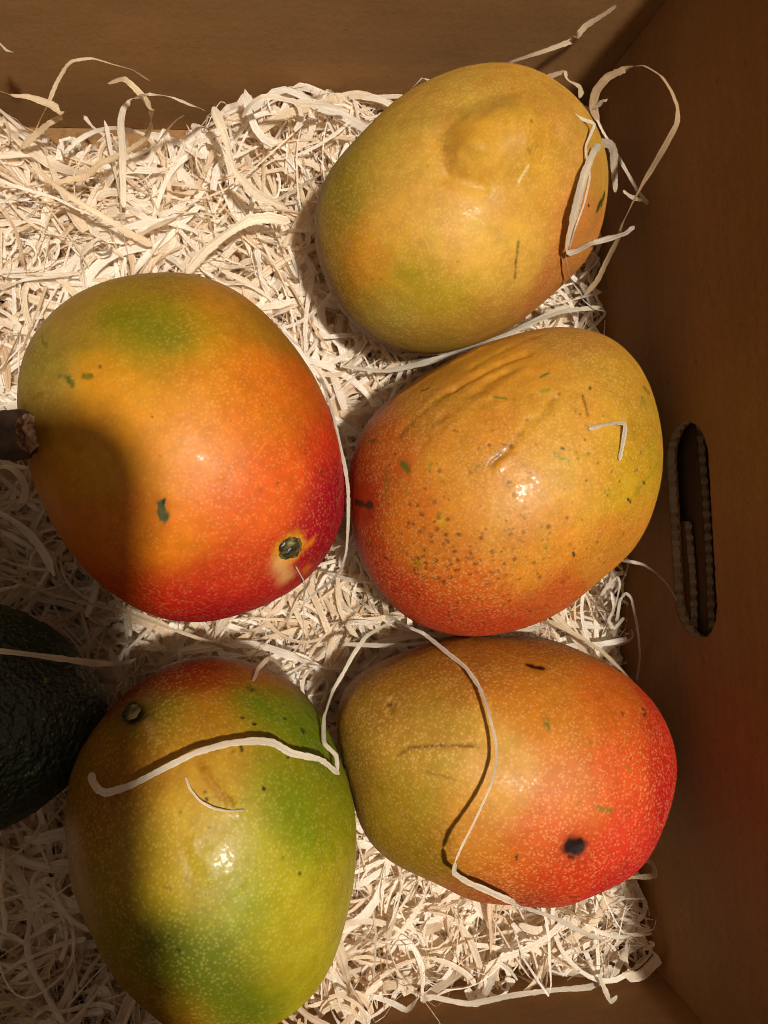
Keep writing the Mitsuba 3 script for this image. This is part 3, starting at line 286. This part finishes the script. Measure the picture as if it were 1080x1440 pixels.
class Fruit:
    def __init__(s, d):
        s.c, s.cz = np.array(d['c']) / 1e3, d['cz'] / 1e3
        s.r = np.array(d['r']) / 1e3
        s.d = d
    def rad(s, th):
        n = len(s.r)
        F = np.fft.rfft(s.r) / n
        out = np.full(np.shape(th), F[0].real)
        for k in range(1, 11):
            out = out + 2 * (F[k].real * np.cos(k * th) - F[k].imag * np.sin(k * th))
        return out
    def mesh(s):
        ph = np.r_[np.linspace(-np.pi / 2, 0, N_LOW, endpoint=False), np.linspace(0, np.pi / 2, N_UP)]
        th = np.arange(NT + 1) * 2 * np.pi / NT
        rho, r = np.cos(ph) ** EXPO, s.rad(th)
        P = np.stack([s.c[0] + rho[:, None] * (r * np.cos(th)), s.c[1] + rho[:, None] * (r * np.sin(th)), np.broadcast_to((s.c[2] + s.cz * np.sin(ph))[:, None], (len(ph), NT + 1))], -1)
        P = P.reshape(-1, 3)
        g = np.arange(len(ph) * (NT + 1)).reshape(len(ph), NT + 1)
        q = np.stack([g[:-1, :-1], g[:-1, 1:], g[1:, 1:], g[1:, :-1]], -1).reshape(-1, 4)
        return P, q
    def normal(s, P):
        d = P - s.c
        rr = s.rad(np.arctan2(d[:, 1], d[:, 0]))
        n = d / np.stack([rr, rr, np.full(len(P), s.cz)], 1) ** 2
        return n / np.linalg.norm(n, axis=1, keepdims=True)
    def level(s, P):
        """(horizontal distance over the outline's radius, bottom of the fruit there)."""
        d = P - s.c
        q = np.hypot(d[..., 0], d[..., 1]) / s.rad(np.arctan2(d[..., 1], d[..., 0]))
        return q, s.c[2] - s.cz * np.sqrt(np.clip(1 - np.minimum(q, 1) ** (2 / EXPO), 0, 1))

def seg_dist(P, a, b):
    a, b = np.asarray(a) / 1e3, np.asarray(b) / 1e3
    d = b - a
    t = np.clip((P - a) @ d / max(d @ d, 1e-12), 0, 1)
    return np.linalg.norm(P - a - t[:, None] * d, axis=1)

SKIN_GAIN = {'m1': (0.70, 0.73, 0.68), 'm2': (0.67, 0.755, 0.62), 'm3': (0.67, 0.775, 0.62), 'm4': (0.66, 0.725, 0.60), 'm5': (0.72, 0.755, 0.66)}

def make_mango(k, label, dot, rough, bump, coat):
    F = Fruit(FRUIT[k])
    seed = int(k[1])
    P, q = F.mesh()
    N = F.normal(P)
    disp = 0.0011 * (meshkit.fbm(P * 38 + seed * 7, 2, seed) - 0.5) + 0.00022 * (meshkit.fbm(P * 260, 2, seed + 5) - 0.5)
    crook = P + 0.0042 * (np.stack([meshkit.fbm(P * 110 + j * 23, 3, seed + j + 70) for j in range(3)], -1) - 0.5)
    for x0, y0, z0, x1, y1, z1, rad, h in F.d['bump']:
        dd = seg_dist(crook, (x0, y0, z0), (x1, y1, z1)) / (rad / 1e3)
        disp += h / 1e3 * (np.exp(-dd**3 * 0.9) if h > 2 else np.exp(-dd**2 * 1.2))
    # the seam of the grid: both ends alike because every term depends on the position only
    V = P + N * disp[:, None]
    warp = P + 0.006 * (np.stack([meshkit.fbm(P * 120 + j * 31, 3, seed + j) for j in range(3)], -1) - 0.5)
    col, tot = np.zeros_like(P), np.zeros(len(P))
    for x, y, z, r_, g_, b_ in F.d['col']:
        d2 = ((warp - np.array([x, y, z]) / 1e3) ** 2).sum(1)
        w = np.exp(-d2 / (2 * 0.0075**2)) + 1e-4 / (1 + d2 / 0.012**2) ** 2
        col += w[:, None] * lin((r_, g_, b_))
        tot += w
    col /= tot[:, None]
    col *= (0.76 + 0.30 * meshkit.fbm(P * 330, 3, seed + 11) + 0.18 * meshkit.fbm(P * 95, 3, seed + 12))[:, None]
    col[:, 1] *= 0.88 + 0.24 * meshkit.fbm(P * 140, 3, seed + 13)
    fine = meshkit.fbm(P * 900, 2, seed + 21)
    for x0, y0, z0, x1, y1, z1, rad, soft, r_, g_, b_, st in F.d['mark']:
        soft = soft * 1.6
        wob = P + 0.0021 * (np.stack([meshkit.fbm(P * 500 + j * 17, 2, seed + j + 40) for j in range(3)], -1) - 0.5) if rad > 0.6 else P
        dd = seg_dist(wob, (x0, y0, z0), (x1, y1, z1)) / (max(rad, 0.5) / 1e3)
        w = st * np.clip((1 + soft / 2 - dd + (fine - 0.5) * 0.25 * soft) / max(soft, 1e-3), 0, 1)
        w = (w * w * (3 - 2 * np.minimum(w, 1)))[:, None]
        col = col * (1 - w) + lin((r_, g_, b_)) * w
    col = extra_specks(k, P, N, col, F)
    col = col ** 1.12
    col = np.clip(col * np.array(SKIN_GAIN[k]), 0.002, 0.9)
    key = key_for('mango')
    cell, size, most, pale = dot
    bare = [(((np.array(q[:3]) + np.array(q[3:6])) / 2e3).tolist(), float(q[6]) / 1e3 + 0.5e-3 * float(np.linalg.norm(np.array(q[:3]) - np.array(q[3:6])))) for q in F.d['mark'] if q[6] > 1.0 and max(q[8:11]) < 130 and q[11] > 0.8]
    fs = rgb(pale)
    def skin(base): return {'type': 'principled', 'base_color': base, 'roughness': rough + 0.04, 'specular': 0.2, 'clearcoat': coat, 'clearcoat_gloss': 0.93}
    scene[f'skin_{k}'] = two({'type': 'bumpmap', 'arbitrary': SKINBUMP, 'scale': bump, 'bsdf': {'type': 'blendbsdf', 'weight': mikit.proc(dots_fn(cell, size, seed * 13.7, most, bare)),
        'bsdf_0': skin({'type': 'mesh_attribute', 'name': 'vertex_color'}), 'bsdf_1': skin(fs)}})
    scene[key] = mikit.ply((V, q), f'skin_{k}', True, color=col)
    tag(key, label, 'mango')
    F.key = key
    return F

SKINBUMP = mikit.proc(skin_bump, eps=2e-4)

def extra_specks(k, P, N, col, F):
    """Scattered dark specks where a fruit has them."""
    rng = np.random.default_rng(int(k[1]) * 101)
    zones = {'m3': [((58, -16, 112), 32, 230, 0.62, (92, 44, 18)), ((82, -20, 120), 30, 110, 0.5, (115, 66, 24)), ((95, 14, 126), 60, 50, 0.45, (130, 85, 28)), ((78, 18, 128), 40, 26, 0.6, (120, 95, 30)), ((110, 14, 124), 22, 16, 0.6, (90, 85, 25))],
             'm4': [((100, -90, 128), 45, 14, 0.55, (120, 85, 30))], 'm5': [((-10, -80, 135), 38, 14, 0.5, (60, 50, 10))],
             'm1': [((80, 110, 124), 45, 10, 0.45, (130, 95, 30))], 'm2': [((-20, 20, 130), 45, 10, 0.45, (120, 70, 20))]}[k]
    up = np.where(P[:, 2] > F.c[2])[0]
    for c, spread, n, rad, shade in zones:
        for _ in range(n):
            q = np.array(c) + rng.normal(0, spread * 0.45, 3)
            i = up[np.argmin(((P[up] - q / 1e3) ** 2).sum(1))]
            r = rad * rng.uniform(0.4, 1.25) / 1e3
            d = np.linalg.norm(P - P[i], axis=1) / r
            w = (rng.uniform(0.3, 0.8) * np.clip(1.5 - d, 0, 1))[:, None]
            col = col * (1 - w) + lin(shade) * w
    return col

fruits = [
    make_mango('m1', 'yellow mango with a raised round knob on top, in the upper right corner', (0.00095, 0.60, 0.30, (0.64, 0.42, 0.15)), 0.50, 0.00005, 0.03),
    make_mango('m2', 'large smooth orange red mango with a green patch and a green stem scar', (0.00108, 0.56, 0.22, (0.66, 0.33, 0.08)), 0.46, 0.00003, 0.06),
    make_mango('m3', 'wrinkled ochre mango lying beside the handle hole', (0.00095, 0.62, 0.30, (0.64, 0.40, 0.13)), 0.46, 0.00006, 0.10),
    make_mango('m4', 'mango with yellow green left end, red right end and a black spot', (0.00105, 0.60, 0.36, (0.70, 0.41, 0.14)), 0.50, 0.00006, 0.03),
    make_mango('m5', 'large green and yellow mango with a dull red top, at the bottom left', (0.00108, 0.58, 0.28, (0.53, 0.42, 0.10)), 0.41, 0.00006, 0.07),
]
F1, F2, F3, F4, F5 = fruits

def stem_scar(F, centre, radius, seed, squash=0.45):
    """A lumpy shrunken stem button set in the skin."""
    c = np.array(centre) / 1e3
    n = F.normal(c[None])[0]
    m = trimesh.creation.icosphere(subdivisions=4)
    v = m.vertices
    a = np.cross(n, [0.3, 1, 0.1]); a /= np.linalg.norm(a); b = np.cross(n, a)
    bump = 1 + 0.95 * (meshkit.fbm(v * 1.9 + seed, 4, seed) - 0.5)
    v = v * bump[:, None] * radius
    m.vertices = c - n * radius * 0.15 + v[:, :1] * a + v[:, 1:2] * b * 0.85 + v[:, 2:] * n * squash
    return m
scar = add('stem_scar', stem_scar(F2, SCAR2, 0.0046, 3), 'scar_dark', F2.key, smooth=True)
labels[scar] = {'label': 'dark green stem scar'}
scar = add('stem_scar', stem_scar(F5, SCAR5, 0.0034, 8, 0.16), 'scar_dark', F5.key, smooth=True)
labels[scar] = {'label': 'dark sunken stem scar'}

# ------------------------------------------------------------------ avocados at the left edge
def pear(c, ax, length, r_big, r_neck, seed):
    """An avocado: ax points from the big end to the neck."""
    t = np.linspace(0, 1, 90)
    prof = np.sin(np.pi * np.clip(t, 0, 1)) ** 0.55 * (r_big + (r_neck - r_big) * meshkitstep((t - 0.35) / 0.6))
    th = np.arange(121) * 2 * np.pi / 120
    ax = np.array(ax, float); ax /= np.linalg.norm(ax)
    u = np.cross(ax, [0, 0, 1.0]); u /= np.linalg.norm(u); v = np.cross(u, ax)
    tt = 0.5 - 0.5 * np.cos(np.pi * t)
    prof = np.interp(tt, t, prof)
    P = np.array(c) + ((tt - 0.5) * length)[:, None, None] * ax + prof[:, None, None] * (np.cos(th)[None, :, None] * u + np.sin(th)[None, :, None] * v)
    n = P - np.array(c) - ((tt - 0.5) * length)[:, None, None] * ax
    n = n / (np.linalg.norm(n, axis=-1, keepdims=True) + 1e-9)
    P = P + n * (0.0022 * (meshkit.fbm(P * 330, 3, seed) - 0.5) + 0.003 * (meshkit.fbm(P * 40, 2, seed) - 0.5))[..., None] * np.minimum(prof / 0.01, 1)[:, None, None]
    g = np.arange(90 * 121).reshape(90, 121)
    q = np.stack([g[:-1, :-1], g[1:, :-1], g[1:, 1:], g[:-1, 1:]], -1).reshape(-1, 4)
    return P.reshape(-1, 3), q

def meshkitstep(x):
    x = np.clip(x, 0, 1)
    return x * x * (3 - 2 * x)

avo = tag(add('avocado', pear((-0.1135, -0.0585, 0.083), (-1, 0.08, 0.0), 0.116, 0.0415, 0.024, 5), 'avocado_skin', smooth=True),
          'dark green avocado with rough skin at the left edge, a pale ribbon across it', 'avocado')
avo2 = tag(add('avocado', pear((-0.146, 0.026, 0.092), (1, 0.06, 0.14), 0.100, 0.036, 0.016, 9), 'avocado_skin', smooth=True),
           'dark fruit reaching in from the left edge with its stalk against the orange red mango', 'avocado')
def stalk():
    P0, P1 = np.array(STALK0) / 1e3, np.array(STALK1) / 1e3
    ax = (P1 - P0) / np.linalg.norm(P1 - P0)
    u = np.cross(ax, [0, 0, 1.0]); u /= np.linalg.norm(u); v = np.cross(u, ax)
    s = np.array([0, 0.25, 0.55, 0.80, 0.94, 1.0]); r = np.array([9.4, 8.0, 7.0, 7.2, 7.0, 5.8]) / 1e3
    th = np.arange(49) * 2 * np.pi / 48
    P = P0 + (s * np.linalg.norm(P1 - P0))[:, None, None] * ax + r[:, None, None] * (np.cos(th)[None, :, None] * u + 0.95 * np.sin(th)[None, :, None] * v)
    P = P + 0.0042 * (np.stack([meshkit.fbm(P * 230 + 9 * j, 4, j) for j in range(3)], -1) - 0.5)
    P[:, -1] = P[:, 0]
    g = np.arange(6 * 49).reshape(6, 49)
    q = np.stack([g[:-1, :-1], g[1:, :-1], g[1:, 1:], g[:-1, 1:]], -1).reshape(-1, 4)
    body = (P.reshape(-1, 3), q)
    ring = P[-1, :-1]
    V, f, prev = [ring], [], 0
    for j, (k, dep) in enumerate(((0.72, -0.0006), (0.4, -0.0018), (0.0, -0.0012))):
        V.append(P1 + (ring - P1) * k + ax * dep + (0 if k == 0 else 0.0006) * np.sin(np.arange(48) * 1.7 + j)[:, None] * ax)
    a = np.arange(4 * 48).reshape(4, 48)
    q = np.stack([a[:-1], np.roll(a, -1, 1)[:-1], np.roll(a, -1, 1)[1:], a[1:]], -1).reshape(-1, 4)
    return body, (np.vstack(V), q), P1, ax
body, face, P1, ax = stalk()
st = add('stalk', body, 'bark', avo2, smooth=True)
add('cut_end', face, 'cut_wood', st, smooth=True)
spike = [P1 + np.array([0.0005, 0.001, 0.004]), P1 + np.array([0.0022, -0.0005, 0.0046]), P1 + np.array([0.0030, -0.0038, 0.0030])]
hull = m3.Manifold.batch_hull([m3.Manifold.sphere(r, 16).translate(tuple(float(x) for x in p)) for p, r in zip(spike, (0.0011, 0.0012, 0.0005))])
add('splinter', hull, 'cut_wood', st, smooth=True)

# ------------------------------------------------------------------ wood wool
rng = np.random.default_rng(20)
def heap(x, y):
    """Height of the wool's top, in metres."""
    p = np.stack([x * 24, y * 24, np.zeros_like(x)], -1)
    h = 0.043 + 0.018 * (meshkit.fbm(p, 3, 4) - 0.5)
    g = lambda cx, cy, sx, sy: np.exp(-((x - cx) / sx) ** 2 - ((y - cy) / sy) ** 2)
    h = h - 0.044 * g(-0.055, 0.182, 0.048, 0.020) + 0.009 * g(0.015, 0.160, 0.035, 0.022) + 0.018 * g(-0.115, 0.165, 0.026, 0.03)
    h = h - 0.014 * g(-0.05, 0.135, 0.03, 0.014)
    h = h + 0.013 * np.clip((-0.150 - y) / 0.04, 0, 1) + 0.004 * g(0.145, 0.04, 0.012, 0.03) + 0.012 * g(0.14, -0.04, 0.015, 0.02)
    return np.maximum(h, 0.002)

def wool(k, n, length, w_lo, w_hi, curl, seed, deep, up=1.0):
    rng = np.random.default_rng(seed)
    L = length * np.exp(rng.normal(0, 0.45, k))
    x0, y0 = rng.uniform(-0.165, 0.150, k), rng.uniform(-0.196, 0.175, k)
    th = rng.uniform(0, 2 * np.pi, k)[:, None] + np.zeros((k, n))
    ds = (L / (n - 1))[:, None]
    kap = rng.normal(0, 1, k)[:, None] * curl
    kap = np.where(rng.random((k, 1)) < 0.12, kap * 4.5, kap)
    dk = np.cumsum(rng.normal(0, 1, (k, n)), 1) * curl * 0.13
    kink = np.where(rng.random((k, n)) < 0.045, rng.normal(0, 0.9, (k, n)), 0)
    th = th + np.cumsum((kap + dk) * ds + kink, 1)
    x = x0[:, None] + np.cumsum(np.cos(th) * ds, 1)
    y = y0[:, None] + np.cumsum(np.sin(th) * ds, 1)
    x -= (x.mean(1) - x0)[:, None]; y -= (y.mean(1) - y0)[:, None]
    def fold(a, lo, hi):                                  # strands bend back where they meet a wall
        t = np.mod(a - lo, 2 * (hi - lo))
        return lo + np.where(t > hi - lo, 2 * (hi - lo) - t, t)
    x, y = fold(x, -0.225, 0.1510), fold(y, -0.1972, 0.1762)
    lay = rng.random(k) ** deep
    edge = 0.1762 - 0.0165 * np.exp(-((x + 0.050) / 0.045) ** 4) - 0.012 * rng.random((k, 1)) ** 2
    y = np.where(y > edge, 2 * edge - y, y)
    bare = ((x.mean(1) + 0.052) / 0.050) ** 2 + ((y.mean(1) - 0.172) / 0.024) ** 2 < rng.uniform(0.5, 1.3, k)
    x, y, lay, s_keep = x[~bare], y[~bare], lay[~bare], ~bare
    L, k = L[s_keep], int(s_keep.sum())
    s = np.linspace(0, 1, n)[None] * L[:, None]
    wob = (rng.uniform(0.0008, 0.0042, k) * up)[:, None] * np.sin(s * rng.uniform(60, 240, k)[:, None] + rng.uniform(0, 6.3, k)[:, None])
    tilt = (rng.normal(0, 0.10, k))[:, None] * (s - L[:, None] / 2)
    z = heap(x, y) * (1 - 0.85 * lay[:, None]) + wob + tilt * (1 - lay[:, None])
    z = np.maximum(z, 0.0012 + 0.001 * rng.random((k, 1)))
    P = np.stack([x, y, z], -1)
    for F in fruits:
        q, low = F.level(P)
        inside = (q < 1.0) & (P[..., 2] < F.c[2] + 0.6 * F.cz)
        P[..., 2] = np.where(inside, np.minimum(P[..., 2], np.maximum(low - 0.0015, 0.001)), P[..., 2])
    for c, r in (((-0.1115, -0.0585), (0.06, 0.043)), ((-0.142, 0.028), (0.05, 0.037)), ((-0.09, 0.032), (0.02, 0.010))):
        q = ((x - c[0]) / r[0]) ** 2 + ((y - c[1]) / r[1]) ** 2
        P[..., 2] = np.where(q < 1, np.minimum(P[..., 2], 0.083 - 0.04 * np.sqrt(np.clip(1 - q, 0, 1))), P[..., 2])
    P[:, 1:-1] = (P[:, :-2] + 6 * P[:, 1:-1] + P[:, 2:]) / 8
    w = np.exp(rng.uniform(np.log(w_lo), np.log(w_hi), k))[:, None] * (1 + 0.14 * np.cumsum(rng.normal(0, 0.6, (k, n)), 1).clip(-3, 2.5))
    w[:, 0] *= rng.uniform(0.2, 1, k); w[:, -1] *= rng.uniform(0.2, 1, k)
    roll = rng.normal(0, 0.40, k)[:, None] + np.cumsum(rng.normal(0, 0.20, (k, n)), 1) + np.where(rng.random((k, 1)) < 0.25, rng.normal(0, 3.0, (k, 1)), 0) * (s / L[:, None])
    return P, w, roll

V, Fc, UV, base, sid = [], [], [], 0, 100
for args in ((6800, 26, 0.072, 0.0010, 0.0033, 19, 1, 0.85), (1900, 34, 0.062, 0.0010, 0.0028, 65, 2, 1.2), (420, 30, 0.080, 0.0022, 0.0040, 14, 3, 1.5),
             (1700, 22, 0.060, 0.0003, 0.0008, 22, 4, 1.3, 1.6), (900, 8, 0.009, 0.0010, 0.0040, 30, 5, 1.6)):
    P, w, roll = wool(*args)
    (v, f), uv = ribbons(P, w, roll, np.arange(len(P)) + sid)
    V.append(v); Fc.append(f + base); UV.append(uv)
    base += len(v); sid += len(P)
scene['wood_wool'] = mikit.ply((np.vstack(V), np.vstack(Fc)), 'straw', True, uv=np.vstack(UV))
tag('wood_wool', 'cream coloured wood wool filling the box under the fruit', 'wood wool', None, 'stuff')

# ------------------------------------------------------------------ the shavings that can be told apart
for i, (label, width, roll, pts) in enumerate(STRANDS):
    P, L = spline(np.array(pts) / 1e3, max(14, min(90, int(len(pts) * 9))))
    r2 = np.random.default_rng(900 + i)
    n = len(P)
    P[:, 0] = np.clip(P[:, 0], -0.23, BX1 - 0.0016); P[:, 1] = np.clip(P[:, 1], BY0 + 0.0016, BY1 - 0.0016)
    w = (0.62 if i > 19 else 0.76) * width / 1e3 * (1 + 0.16 * np.sin(np.linspace(0, 11, n) + i) + 0.08 * r2.normal(0, 1, n))
    w[0] *= 0.3; w[-1] *= 0.25; w[1] *= 0.8; w[-2] *= 0.75
    tw = np.radians(min(roll, 18)) + (0.15 if 'loop' in label else 0.42) * np.sin(np.linspace(0, r2.uniform(4, 11), n) + r2.uniform(0, 6))
    if 'curl on the wool' in label or 'tight curl' in label: tw = np.full(n, np.radians(80.0))
    m, uv = ribbons(P[None], w[None], tw[None], [i], cup=0.10, thick=0.0)
    key = key_for('wood_shaving')
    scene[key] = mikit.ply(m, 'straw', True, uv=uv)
    tag(key, label, 'wood shaving')

# ------------------------------------------------------------------ above the box, outside the picture: the lamp, and the phone in a hand whose shadow falls on the fruit
scene['ceiling_lamp__bulb'] = {'type': 'sphere', 'center': LAMP.tolist(), 'radius': 0.045, 'emitter': {'type': 'area', 'radiance': rgb(LAMP_TINT * LAMP_POWER)}}
sock = trimesh.creation.cylinder(radius=0.022, height=0.05, sections=32); sock.apply_translation(LAMP + [0, 0, 0.067])
add('socket', sock, 'dark_plastic', 'ceiling_lamp')
cord = trimesh.creation.cylinder(radius=0.004, height=0.5, sections=16); cord.apply_translation(LAMP + [0, 0, 0.34])
add('cord', cord, 'dark_plastic', 'ceiling_lamp')
tag('ceiling_lamp', 'bare glowing bulb hanging above the box, out of the picture', 'lamp')

def held(x, y, back): return EYE + (RIGHT * x - UP * y - FWD * back) / 1e3      # millimetres right of, below and behind the lens
def ball(c, r): return m3.Manifold.sphere(r / 1e3, 24).translate(tuple(float(v) for v in held(*c)))
def bone(a, ra, b, rb): return m3.Manifold.batch_hull([ball(a, ra), ball(b, rb)])
phone = m3.Manifold.batch_hull([ball((x + 17 * math.cos(a), y + 17 * math.sin(a), 7), 3) for x, y in [(-47, 8), (-7, 8), (-7, 116), (-47, 116)] for a in np.linspace(0, 6.283, 16, endpoint=False)])
ph = tag(add('phone', phone, 'dark_plastic', smooth=30), 'dark phone held flat above the box, out of the picture', 'phone')
man = tag('person', 'right hand in a dark sleeve holding the phone, out of the picture', 'person')
chains = [((-6, 158, 22), 11, (8, 130, 20), 9, (12, 118, 6), 7, (2, 112, -4), 7), ((-10, 156, 24), 11, (11, 140, 18), 9, (13, 130, 4), 7, (0, 126, -5), 7),
          ((-4, 156, 22), 11, (16, 152, 16), 9, (14, 142, 2), 7, (-2, 139, -6), 7), ((4, 166, 20), 10, (18, 158, 12), 8, (12, 150, 0), 7, (0, 146, -5), 6),
          ((-22, 158, 26), 13, (-44, 138, 24), 10, (-48, 118, 18), 9, (-44, 102, 15), 8)]
hand = bone((4, 146, 24), 17, (22, 180, 30), 25) + m3.Manifold.batch_hull([ball((-44, 150, 24), 16), ball((4, 146, 24), 16), ball((20, 184, 30), 24), ball((-30, 188, 30), 26)])
for c in chains:
    for j in range(0, 6, 2): hand = hand + bone(c[j], c[j + 1], c[j + 2], c[j + 3])
hand = hand + m3.Manifold.batch_hull([ball((20, 184, 30), 24), ball((-30, 188, 30), 26), ball((30, 230, 40), 26), ball((-30, 235, 40), 28)])
hm = hand.refine_to_length(0.004).to_mesh()
hm = trimesh.Trimesh(hm.vert_properties[:, :3], hm.tri_verts)
trimesh.smoothing.filter_taubin(hm, iterations=12)
add('hand', hm, 'human_skin', man, smooth=True)
add('sleeve', m3.Manifold.batch_hull([ball((28, 226, 40), 32), ball((-30, 230, 40), 34), ball((60, 420, 90), 50), ball((0, 430, 90), 50)]), 'sleeve_cloth', man, smooth=30)
